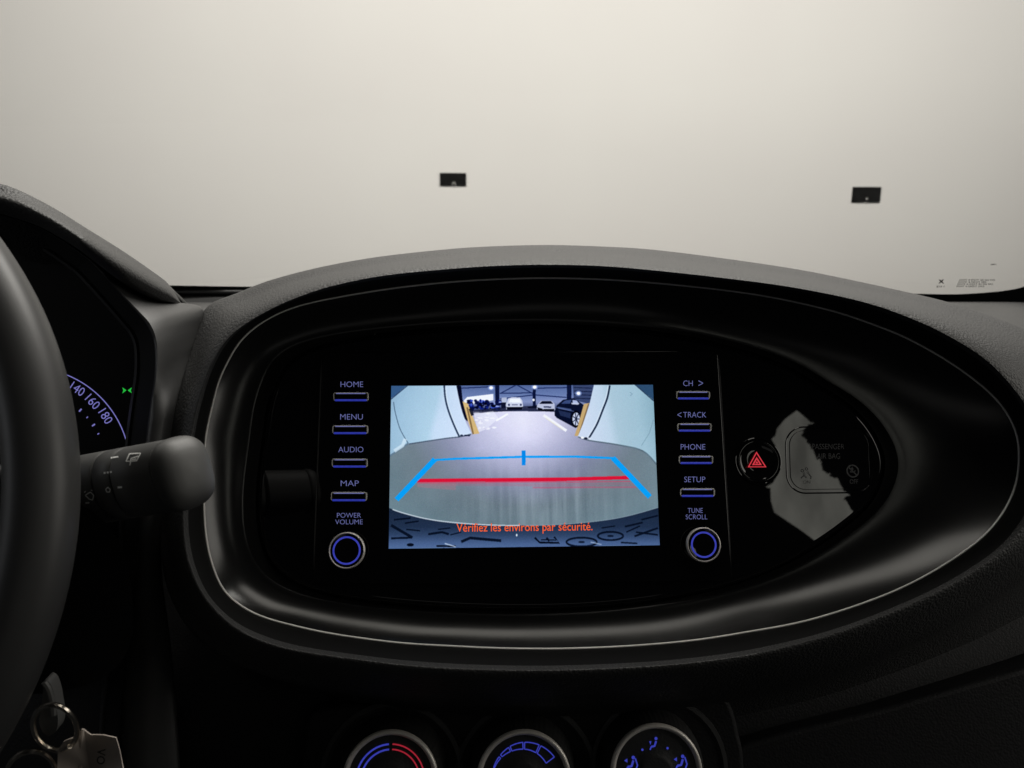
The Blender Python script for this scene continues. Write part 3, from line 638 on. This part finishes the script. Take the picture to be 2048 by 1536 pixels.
# guide lines
line([(330, 802), (1000, 806), (1820, 800)], 20, (196, 90, 112), .22); line([(240, 800), (520, 822)], 46, (196, 120, 130), .28); line([(1080, 826), (1830, 822)], 14, (206, 80, 110), .4)
line([(225, 775), (700, 771), (1300, 766), (1802, 752)], 25, (214, 30, 62)); line([(240, 792), (1790, 782)], 10, (220, 70, 100), .5)
bl = (22, 160, 238)
line([(88, 914), (366, 620)], 38, bl); line([(1664, 610), (1932, 894)], 38, bl); line([(352, 626), (520, 616), (1000, 602), (1400, 601), (1680, 612)], 15, bl); line([(1013, 556), (1013, 664)], 28, (14, 140, 226))
kb_ = np.array([1, 3, 4, 3, 1.0]); kb_ /= kb_.sum()
def blur(a):
    a = sum(kb_[k]*np.roll(a, k-2, 0) for k in range(5)); return sum(kb_[k]*np.roll(a, k-2, 1) for k in range(5))
soft_ = blur(img); img = soft_+0.5*(soft_-blur(blur(blur(soft_))))          # the feed is soft, then sharpened
img = 128+(img-128)*1.10+np.array([-3, 0, 3])-5
img += rb.normal(0, 5, img.shape[:2])[..., None]+rb.normal(0, 2.5, img.shape)
img = np.clip(img, 0, 255).reshape(GH, SS, GW, SS, 3).mean((1, 3))/255.0
img = np.where(img <= .04045, img/12.92, ((img+.055)/1.055)**2.4)
me = bpy.data.meshes.new('screen')
gx, gy = np.meshgrid(np.linspace(-SW/2, SW/2, GW+1), np.linspace(SH/2, -SH/2, GH+1))
SCW = FW+.00012
vv = O[None]+gx.reshape(-1, 1)*U+gy.reshape(-1, 1)*V+N*SCW-root_loc(inf)
ii = (np.arange(GH)[:, None]*(GW+1)+np.arange(GW)[None]).reshape(-1)
ff = np.stack([ii, ii+GW+1, ii+GW+2, ii+1], 1)
me.vertices.add(len(vv)); me.vertices.foreach_set('co', vv.ravel()); me.loops.add(ff.size); me.loops.foreach_set('vertex_index', ff.ravel().astype(np.int32))
me.polygons.add(len(ff)); me.polygons.foreach_set('loop_start', (np.arange(len(ff))*4).astype(np.int32)); me.update(calc_edges=True); me.validate()
at = me.attributes.new('picture', 'FLOAT_COLOR', 'FACE'); at.data.foreach_set('color', np.c_[img.reshape(-1, 3), np.ones(GW*GH)].ravel().astype(np.float32))
sm, nt, b = nodes_of('lit_display'); an = nt.nodes.new('ShaderNodeAttribute'); an.attribute_name = 'picture'
nt.links.new(an.outputs['Color'], b.inputs['Emission Color']); b.inputs['Emission Strength'].default_value = 1.0
b.inputs['Base Color'].default_value = (.004, .004, .004, 1); b.inputs['Roughness'].default_value = .08
me.materials.append(sm)
scr = bpy.data.objects.new('screen', me); col.objects.link(scr); scr.parent = inf
scr['label'] = 'lit screen with a reversing camera picture and guide lines'
mk('lettering', *text_px('Vérifiez les environs par sécurité.', (1049, 1056.5), 272, 22, SCW+.0001, thin=.004, rot=math.radians(.6)), 'orange', scr, smooth=False)

# --- buttons with their captions
def key(x0, x1, y0, y1):
    q4 = [uv(x0, y1), uv(x1, y1), uv(x1, y0), uv(x0, y0)]; o4 = rrect(q4, 4.5*MM, 6)
    kb = mk('button', *plate(outset(o4, -.0006), FW-.0004, FW+.0008, .0004), 'piano_dull', inf, sharp=50)
    P = [M3(*p, FW+.0003) for p in outset(o4, -.0003)]
    mk('button_rim', *tube(P, .00042, 6, True), 'silver', kb)
    lo_ = resample(np.array([uv(x0+3.5, y1-1.6), uv(x1-3.5, y1-1.6)]), 6)
    mk('light_bar', *tube([M3(*p, FW+.0005) for p in lo_], .00062, 8), 'bluebar', kb)
    to_ = resample(np.array([uv(x0+6, y0+2.4), uv(x1-6, y0+2.4)]), 6)
    mk('light_bar', *stroke(to_, 1.6*MM, FW+.00085), 'lilac', kb, smooth=False)
def word(body, c, w_, h_): mk('lettering', *text_px(body, c, w_, h_, FW+.0002, thin=-.012), 'lilac', inf, smooth=False)
for a_ in ((668, 738, 786, 803), (666, 737, 851.5, 868.5), (665, 736, 918, 935), (663, 735, 984.5, 1002)): key(*a_)
for a_ in ((1351, 1418, 783.5, 799.5), (1353, 1421, 847.5, 863.5), (1356, 1424, 912, 928), (1358.5, 1427.5, 977, 993.5)): key(*a_)
for a_ in (('HOME', (703.7, 768.6), 45, 11), ('MENU', (703, 833.7), 45, 11), ('AUDIO', (701.7, 899), 50, 11), ('MAP', (699.5, 966.5), 36, 11), ('POWER', (698, 1030.6), 48, 9.5), ('VOLUME', (698, 1043.8), 55, 9.5),
           ('CH', (1376, 766.6), 19, 11), ('>', (1401.5, 766.3), 9, 11), ('<', (1359, 829.5), 8, 10), ('TRACK', (1389.5, 829.5), 46, 11), ('PHONE', (1386, 893.7), 49, 11), ('SETUP', (1389.5, 958.8), 42, 11), ('TUNE', (1390.5, 1021), 30, 9.5), ('SCROLL', (1393, 1033.8), 43, 9.5)): word(*a_)
def knob(cx, cy, R_, rb_):
    w1 = FW+.0075; c = uv(cx, cy, w1); r = R_*MM
    k = mk('knob', *revolve(c, [(r*.96, FW-.0002), (r*.96, w1-.0010), (r*.90, w1-.0004), (r*.80, w1-.0006), (r*.30, w1-.0007)], 64), 'piano_dull', inf, sharp=40)
    mk('knob_ring', *revolve(c, [(r*.90, w1-.0008), (r*.905, w1-.0001), (r*.935, w1+.0003), (r*.97, w1+.0002), (r*1.0, w1-.0006), (r*1.0, w1-.0022)], 64, cap=False), 'chrome', k, sharp=60)
    mk('light_ring', *ringflat(circ(c, rb_*MM, 64), circ(c, (rb_-3.4)*MM, 64), w1-.00035), 'blue', k, smooth=False)
knob(693, 1101, 34.5, 26.5); knob(1408, 1089.5, 33.5, 25)

# ------------------------------------------------------------------ climate controls
CLW = -.020
cli = thing('climate_control_panel', 'black climate control panel with three round dials under the padded surround', 'climate panel', PP(1040, 1540, CLW-.02))
g = np.array([(640, 1416), (800, 1404), (950, 1398), (1200, 1393), (1390, 1384), (1440, 1388), (1464, 1412), (1480, 1470), (1490, 1540), (1490, 1800), (600, 1800), (600, 1540), (612, 1450)], float)
gp = np.array([uv(*p, CLW) for p in resample(cat(g, 8), 200, True)])
mk('fascia', *plate(gp, -.045, CLW, .003), 'lower', cli, sharp=60)
def dial(cx, cy, R_, kind):
    wf = CLW+.020; c = uv(cx, cy, wf); r = R_*MM*1.02
    cb = uv(cx+4, cy-8, CLW)
    prof = [(r*1.62, CLW-.001), (r*1.60, CLW+.0008), (r*1.50, CLW+.0012), (r*1.44, CLW+.0002), (r*1.36, CLW-.001)]
    sk = mk('dial_collar', *revolve(cb, prof, 72, cap=False), 'smooth', cli)
    n = 120; rows = []                                # finely ribbed barrel
    for rr_, w_ in ((r*1.20, CLW-.001), (r*1.17, CLW+.006), (r*1.10, CLW+.0145), (r*1.04, wf-.0012)):
        rows.append([M3(c[0]+rr_*(1+.006*(i % 2))*math.cos(i*2*math.pi/n), c[1]+rr_*(1+.006*(i % 2))*math.sin(i*2*math.pi/n), w_) for i in range(n)])
    d = mk('dial', *grid(rows), 'smooth', cli, smooth=False)
    mk('dial_ring', *revolve(c, [(r*1.03, wf-.0016), (r*1.02, wf-.0002), (r*.985, wf+.0006), (r*.95, wf+.0005), (r*.915, wf-.0005), (r*.90, wf-.0020)], 72, cap=False), 'chrome', d, sharp=60)
    mk('dial_face', *revolve(c, [(r*.91, wf-.0016), (r*.60, wf-.0012), (r*.40, wf-.0010), (r*.36, wf-.0003), (r*.30, wf-.0001)], 64), 'leather_fine', d, sharp=50)
    w2 = wf-.0008
    A_ = lambda rp, a0, a1, n=20: [c+rp*MM*1.02*np.array([math.cos(t), math.sin(t)]) for t in np.radians(np.linspace(a0, a1, n))]
    if kind == 0:
        for rp in (62, 53): mk('cold_arc', *stroke(A_(rp, 178, 93), 3.2*MM, w2), 'blue', d, smooth=False)
        for rp in (62, 53): mk('hot_arc', *stroke(A_(rp, 87, 2), 2.6*MM, w2), 'red_dim', d, smooth=False)
    elif kind == 1:
        for a0, a1, h0, h1 in ((134, 116, 2.2, 4), (113, 91, 4.5, 6), (88, 64, 6, 7.5), (61, 34, 7.5, 9.5), (158, 138, 0.8, 2)):
            o_ = [c+(60+h)*MM*np.array([math.cos(t), math.sin(t)]) for t, h in zip(np.radians(np.linspace(a0, a1, 12)), np.linspace(h0, h1, 12))]
            i_ = [c+(60-h)*MM*np.array([math.cos(t), math.sin(t)]) for t, h in zip(np.radians(np.linspace(a0, a1, 12)), np.linspace(h0, h1, 12))]
            loop = np.array(o_+i_[::-1]+o_[:1]); mk('fan_segment', *stroke(resample(loop, 60), 2.0*MM, w2), 'blue', d, smooth=False)
    else:
        def fig(cx_, cy_, s, extra):
            q_ = lambda x, y: c+np.array([cx_+x*s, cy_+y*s])*MM
            m_ = MB(); m_.add(*flat(circ(q_(3, 9), 2.6*s*MM, 14), w2)); m_.add(*stroke([q_(3, 5), q_(0, -3), q_(-6, -4)], 3.4*s*MM, w2)); m_.add(*stroke([q_(-6, -4), q_(-8, -9)], 2.4*s*MM, w2))
            if extra: m_.add(*flat([q_(-11, 5), q_(-6, 8), q_(-6, 2)], w2)); m_.add(*stroke([q_(6, 8), q_(9, -2), q_(6, -9)], 2.2*s*MM, w2))
            else: m_.add(*flat([q_(-9, 5), q_(-5, 5), q_(-7, -1)], w2))
            m_.mk('air_symbol', 'blue', d, smooth=False)
        fig(-2, 50, 1.1, False); fig(-47, 16, 1.25, True); fig(47, 16, 1.25, True)
        for a_ in (122, 62): mk('dot', *flat([c+48*MM*np.array([math.cos(math.radians(a_)), math.sin(math.radians(a_))])+p for p in circ((0, 0), 2.2*MM, 12)], w2), 'blue', d, smooth=False)
dial(780, 1562, 85, 0); dial(1048, 1561, 85, 1); dial(1314, 1546, 83.5, 2)

# ------------------------------------------------------------------ steering wheel
wc = np.array([-0.36689271, -0.13341711, 0.02571067+Z0]); tr_ = math.radians(20); WV = np.array([0, math.sin(tr_), math.cos(tr_)]); WN = np.array([0, -math.cos(tr_), math.sin(tr_)])
whl = thing('steering_wheel', 'smooth dark grey steering wheel rim standing before the instrument cluster', 'steering wheel', wc)
path = [wc+.17*(math.cos(a)*U+math.sin(a)*WV) for a in np.linspace(0, 2*math.pi, 200, endpoint=False)]
mk('rim', *tube(path, .0134, 28, True, WN), 'wheel', whl)
fr_w = lambda u_, v_, w_: wc+U*u_+WV*v_+WN*w_
mk('hub', *plate(circ((0, 0), .075, 48), -.05, -.012, .012, True, fr_w), 'wheel', whl, sharp=60)
for a in (0, math.pi, -math.pi/2):
    ca, sa = math.cos(a), math.sin(a)
    q_ = [(ca*.06-sa*s*.028, sa*.06+ca*s*.028) for s in (-1, 1)]+[(ca*.158-sa*s*.018, sa*.158+ca*s*.018) for s in (1, -1)]
    mk('spoke', *plate(rrect(q_, .004, 5), -.030, -.010, .005, True, fr_w), 'wheel', whl, sharp=60)

# steering column shroud behind the wheel
shr = thing('steering_column', 'dark moulded steering column shroud below the wiper stalk', 'steering column', PP(100, 1300, .03))
rows = []
for k, t in enumerate(np.linspace(0, 1, 10)):
    cpt = mix(HY(-20, 1190, -.10), HY(-20, 1150, .06), t); s = 1+0.15*t
    rows.append([cpt+np.array([.062*s*np.sign(math.cos(a))*abs(math.cos(a))**.7, 0, .050*s*np.sign(math.sin(a))*abs(math.sin(a))**.7]) for a in np.arange(48)*2*math.pi/48])
v, f = grid(rows); f.append(list(range(48))[::-1])
mk('shroud', v, f, 'black', shr, sharp=60)
mk('shroud_seam', *tube([HY(168, 1053, -.088), HY(185, 1046, -.088), HY(200, 1039, -.086)], .0005, 6), 'smooth', shr)

# ------------------------------------------------------------------ wiper stalk
stk = thing('wiper_stalk', 'black wiper control stalk with white symbols beside the steering wheel', 'wiper stalk', HY(160, 960, -.065))
A0, B0 = HY(60, 1000, -.040), HY(377, 944, -.114)
ax = (B0-A0); Ls = np.linalg.norm(ax); ax /= Ls
e1 = np.array([0, 0, 1.0]); e1 -= ax*(e1 @ ax); e1 /= np.linalg.norm(e1); e2 = np.cross(ax, e1)     # e1 up, e2 towards the viewer or away
if e2[1] > 0: e2 = -e2
def sec(t, h, d, n=40, p=2.5, dz=0.0):               # superellipse section at t along the axis
    c = A0+ax*Ls*t+e1*dz
    return [c+e1*h*np.sign(math.sin(a))*abs(math.sin(a))**(2/p)+e2*d*np.sign(math.cos(a))*abs(math.cos(a))**(2/p) for a in np.arange(n)*2*math.pi/n]
def body(name, ts, parent, mat='rubber', cap0=True, cap1=True):
    rows = [sec(*t) for t in ts]; v, f = grid(rows); n = len(rows[0])
    if cap0: f.append(list(range(n))[::-1])
    if cap1: f.append([(len(rows)-1)*n+i for i in range(n)])
    return mk(name, v, f, mat, parent, sharp=50)
H = lambda t: .0180-.0030*t
Dp = lambda t: .0118+.0008*t
def lip(t0, t1, mids, d=.0008):                       # a barrel section with softened ends
    return [(t0, H(t0)-d, Dp(t0)-d), (t0+.007, H(t0), Dp(t0))]+[(t, H(t), Dp(t)) for t in mids]+[(t1-.007, H(t1), Dp(t1)), (t1, H(t1)-d, Dp(t1)-d)]
body('stem', [(t, H(t), Dp(t)) for t in (-.35, 0, .2, .4)] + [(.595, H(.6), Dp(.6)), (.602, H(.6)-.0008, Dp(.6)-.0008)], stk)
body('groove', [(.50, H(.5)-.0018, Dp(.5)-.0018), (.94, H(.94)-.0018, Dp(.94)-.0018)], stk, 'black')
body('selector_ring', lip(.618, .715, (.66,)), stk)
body('grip', lip(.728, .955, (.78, .84, .90), .0012), stk)
hc_, dc_ = H(.92)+.0003, Dp(.92)+.0003
body('end_cap', [(0.945, hc_-.0020, dc_-.0020, 40, 2.6), (0.955, hc_-.0005, dc_-.0005, 40, 2.7), (0.965, hc_, dc_, 40, 2.8), (0.982, hc_-.0004, dc_-.0004, 40, 2.9), (0.999, hc_-.0015, dc_-.0013, 40, 3), (1.013, hc_-.0034, dc_-.0028, 40, 3), (1.023, hc_-.0062, dc_-.0050, 40, 2.8), (1.029, hc_-.0098, dc_-.0080, 40, 2.5), (1.032, .0022, .0018, 40, 2.2), (1.033, .0006, .0005, 40, 2)], stk)
# printed marks wrapped onto the barrel
def onstalk(px, py, lift=.00025):
    d = ray(px, py); lo_, hi_ = .2, .42
    for k in range(2200):
        t = .24+k*.0001; p = CAM+d*t; q_ = p-A0; s = (q_ @ ax)/Ls; a_, b_ = q_ @ e1, q_ @ e2; h, dd = H(min(max(s, 0), .95)), Dp(min(max(s, 0), .95))
        if (abs(a_/h)**2.5+abs(b_/dd)**2.5) < 1: return p-d/np.linalg.norm(d)*(lift+.00015)
    return CAM+d*.33
def mark_line(pts, wd, closed=False):
    P = resample(np.array(pts, float), max(3, 14*len(pts)), closed); 
    if closed: P = np.vstack([P, P[:1]])
    T = np.gradient(P, axis=0); T /= np.linalg.norm(T, axis=1)[:, None]+1e-9; nr = np.stack([-T[:, 1], T[:, 0]], 1)*wd/2
    return grid([[onstalk(*p) for p in P+nr], [onstalk(*p) for p in P-nr]], closed_u=False)
z2 = lambda x, y: (x*.2344, 700+y*.2344)
mk('mark', *mark_line([z2(945, 920), z2(1010, 910)], 3.0), 'mark', stk, smooth=False)
for k in range(3): mk('mark', *mark_line([z2(884+k*27, 1050-k*4), z2(900+k*27, 1048-k*4)], 3.6), 'mark', stk, smooth=False)
mk('mark', *mark_line([z2(920, 1170), z2(940, 1190), z2(935, 1212), z2(912, 1212), z2(902, 1190)], 2.0, True), 'mark', stk, smooth=False)
mk('mark', *mark_line([z2(1003, 1173), z2(1040, 1170)], 4.0), 'mark', stk, smooth=False)
m = MB(); m.add(*mark_line([z2(1105, 885), z2(1200, 880), z2(1165, 945), z2(1075, 950)], 2.2, True)); m.add(*mark_line([z2(1108, 985), z2(1118, 925), z2(1180, 905)], 2.2)); m.add(*mark_line([z2(1125, 935), z2(1165, 930)], 2.0)); m.mk('rear_wiper_symbol', 'mark', stk, smooth=False)
m = MB(); m.add(*mark_line([z2(728, 1240), z2(770, 1212), z2(800, 1240), z2(790, 1280), z2(760, 1272)], 2.0, True)); m.add(*mark_line([z2(718, 1215), z2(732, 1205)], 1.6)); m.add(*mark_line([z2(775, 1195), z2(790, 1200)], 1.6)); m.add(*mark_line([z2(728, 1306), z2(762, 1304)], 3.0)); m.mk('washer_symbol', 'mark', stk, smooth=False)

# ------------------------------------------------------------------ key, ring and card tag
YK = -.13
key_t = thing('ignition_key', 'dark ignition key head hanging below the steering wheel', 'key', HY(95, 1400, YK))
kp = cat([(88, 1362), (99, 1366), (107, 1385), (112, 1410), (116, 1440), (112, 1462), (98, 1472), (84, 1462), (78, 1440), (84, 1410), (86, 1385)], 5)
def slab(outl, y, th):
    n = len(outl); a = [HY(*p, y) for p in outl]; b_ = [q+np.array([0, th, 0]) for q in a]
    return a+b_, [list(range(n)), [n+i for i in range(n)][::-1]]+[[i, (i+1) % n, n+(i+1) % n, n+i] for i in range(n)]
mk('key_head', *slab(kp, YK+.004, .006), 'rubber', key_t, sharp=30)
mk('key_edge', *tube([HY(*p, YK+.0035) for p in cat([(88, 1364), (97, 1378), (104, 1404), (107, 1430)], 6, False)], .0013, 8, axis=(0, 1, 0)), 'rubber', key_t)
ringt = thing('key_ring', 'split steel key ring threaded through the ignition key', 'key ring', HY(110, 1452, YK))
def coil(cx, cy, rx, ry, tilt, y0, amp, turns, r):
    P = []
    for a in np.linspace(0, 2*math.pi*turns, int(70*turns)):
        x, y = rx*math.cos(a), ry*math.sin(a); c, s = math.cos(tilt), math.sin(tilt)
        P.append(HY(cx+x*c-y*s, cy+x*s+y*c, y0+amp*math.sin(a+.6)+.0016*a/(2*math.pi)))
    return tube(P, r, 8, axis=(.1, 1, .1))
mk('coil', *coil(110, 1455, 48, 41, .9, YK-.002, .006, 2.0, .0011), 'steel', ringt)
tagt = thing('card_tag', 'creased pale card tag with black letters hanging on the key ring', 'tag', HY(180, 1530, YK))
to_ = [(150, 1474), (166, 1458), (180, 1470), (205, 1470), (232, 1476), (239, 1500), (246, 1536), (256, 1600), (150, 1610), (112, 1600), (116, 1500), (128, 1482)]
P_ = resample(np.array(to_, float), 60, True)
cgy = lambda x, y: YK+.005+.004*math.sin((x-150)/22.)+.002*math.sin(y/17.)
n = len(P_); a = [HY(x, y, cgy(x, y)) for x, y in P_]; b_ = [q_+np.array([0, .0006, 0]) for q_ in a]; ctr = [HY(180, 1540, cgy(180, 1540)), HY(180, 1540, cgy(180, 1540))+np.array([0, .0006, 0])]
v = a+b_+ctr; f = [[i, (i+1) % n, 2*n] for i in range(n)]+[[n+(i+1) % n, n+i, 2*n+1] for i in range(n)]+[[i, (i+1) % n, n+(i+1) % n, n+i] for i in range(n)]
mk('card', v, f, 'paper', tagt, sharp=30)
mk('card_fold', *tube([HY(x, y, cgy(x, y)-.0008) for x, y in resample(np.array([(166, 1458), (160, 1500), (163, 1560), (166, 1600)], float), 16)], .0007, 6, axis=(0, 1, 0)), 'paper', tagt)
mk('lettering', *text_px('VO', (202, 1513), 32, 17, 0, thin=.015, rot=-math.pi/2-.06, place=lambda x, y: HY(x, y, YK-.001)), 'ink', tagt, smooth=False)
ring2 = thing('key_ring', 'thin steel ring end hanging below the split key ring', 'key ring', HY(40, 1540, YK))
mk('loop', *coil(62, 1560, 52, 58, .3, YK+.008, .004, 1.0, .0012), 'steel', ring2)

# ------------------------------------------------------------------ added glowing pane behind the camera, shaped to mirror as the island's pale patch
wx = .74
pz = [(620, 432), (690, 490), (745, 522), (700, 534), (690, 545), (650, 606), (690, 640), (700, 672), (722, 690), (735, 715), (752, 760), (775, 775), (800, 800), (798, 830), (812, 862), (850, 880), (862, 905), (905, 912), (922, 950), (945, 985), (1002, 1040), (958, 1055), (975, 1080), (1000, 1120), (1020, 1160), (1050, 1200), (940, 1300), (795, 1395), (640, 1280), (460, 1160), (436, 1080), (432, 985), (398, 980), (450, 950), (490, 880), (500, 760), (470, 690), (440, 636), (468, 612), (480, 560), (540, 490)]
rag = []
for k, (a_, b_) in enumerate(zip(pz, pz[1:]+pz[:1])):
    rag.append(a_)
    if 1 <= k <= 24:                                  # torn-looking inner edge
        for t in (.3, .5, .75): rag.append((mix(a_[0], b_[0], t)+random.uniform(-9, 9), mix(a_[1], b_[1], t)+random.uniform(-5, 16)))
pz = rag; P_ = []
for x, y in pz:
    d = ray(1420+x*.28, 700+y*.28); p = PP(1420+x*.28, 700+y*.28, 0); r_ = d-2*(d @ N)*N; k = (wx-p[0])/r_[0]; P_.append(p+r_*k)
gpane = thing('patch_glow_pane', 'added unseen glowing pane, shaped to mirror as a pale patch beside the hazard button', 'glow pane', np.mean(P_, axis=0)-np.array([0, 0, .2]))
wm, nt, b = nodes_of('patch_glow'); b.inputs['Base Color'].default_value = (.5, .5, .48, 1)
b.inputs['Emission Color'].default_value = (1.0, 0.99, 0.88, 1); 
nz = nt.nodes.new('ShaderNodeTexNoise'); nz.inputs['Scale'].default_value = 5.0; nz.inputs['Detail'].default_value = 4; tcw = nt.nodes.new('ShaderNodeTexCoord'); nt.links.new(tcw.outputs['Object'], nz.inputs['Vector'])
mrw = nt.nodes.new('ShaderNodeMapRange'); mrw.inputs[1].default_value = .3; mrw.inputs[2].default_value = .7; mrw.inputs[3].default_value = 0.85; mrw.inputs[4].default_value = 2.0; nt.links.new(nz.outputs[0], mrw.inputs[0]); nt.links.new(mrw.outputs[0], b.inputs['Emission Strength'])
mk('pane', P_, [list(range(len(P_)))], wm, gpane, smooth=False)
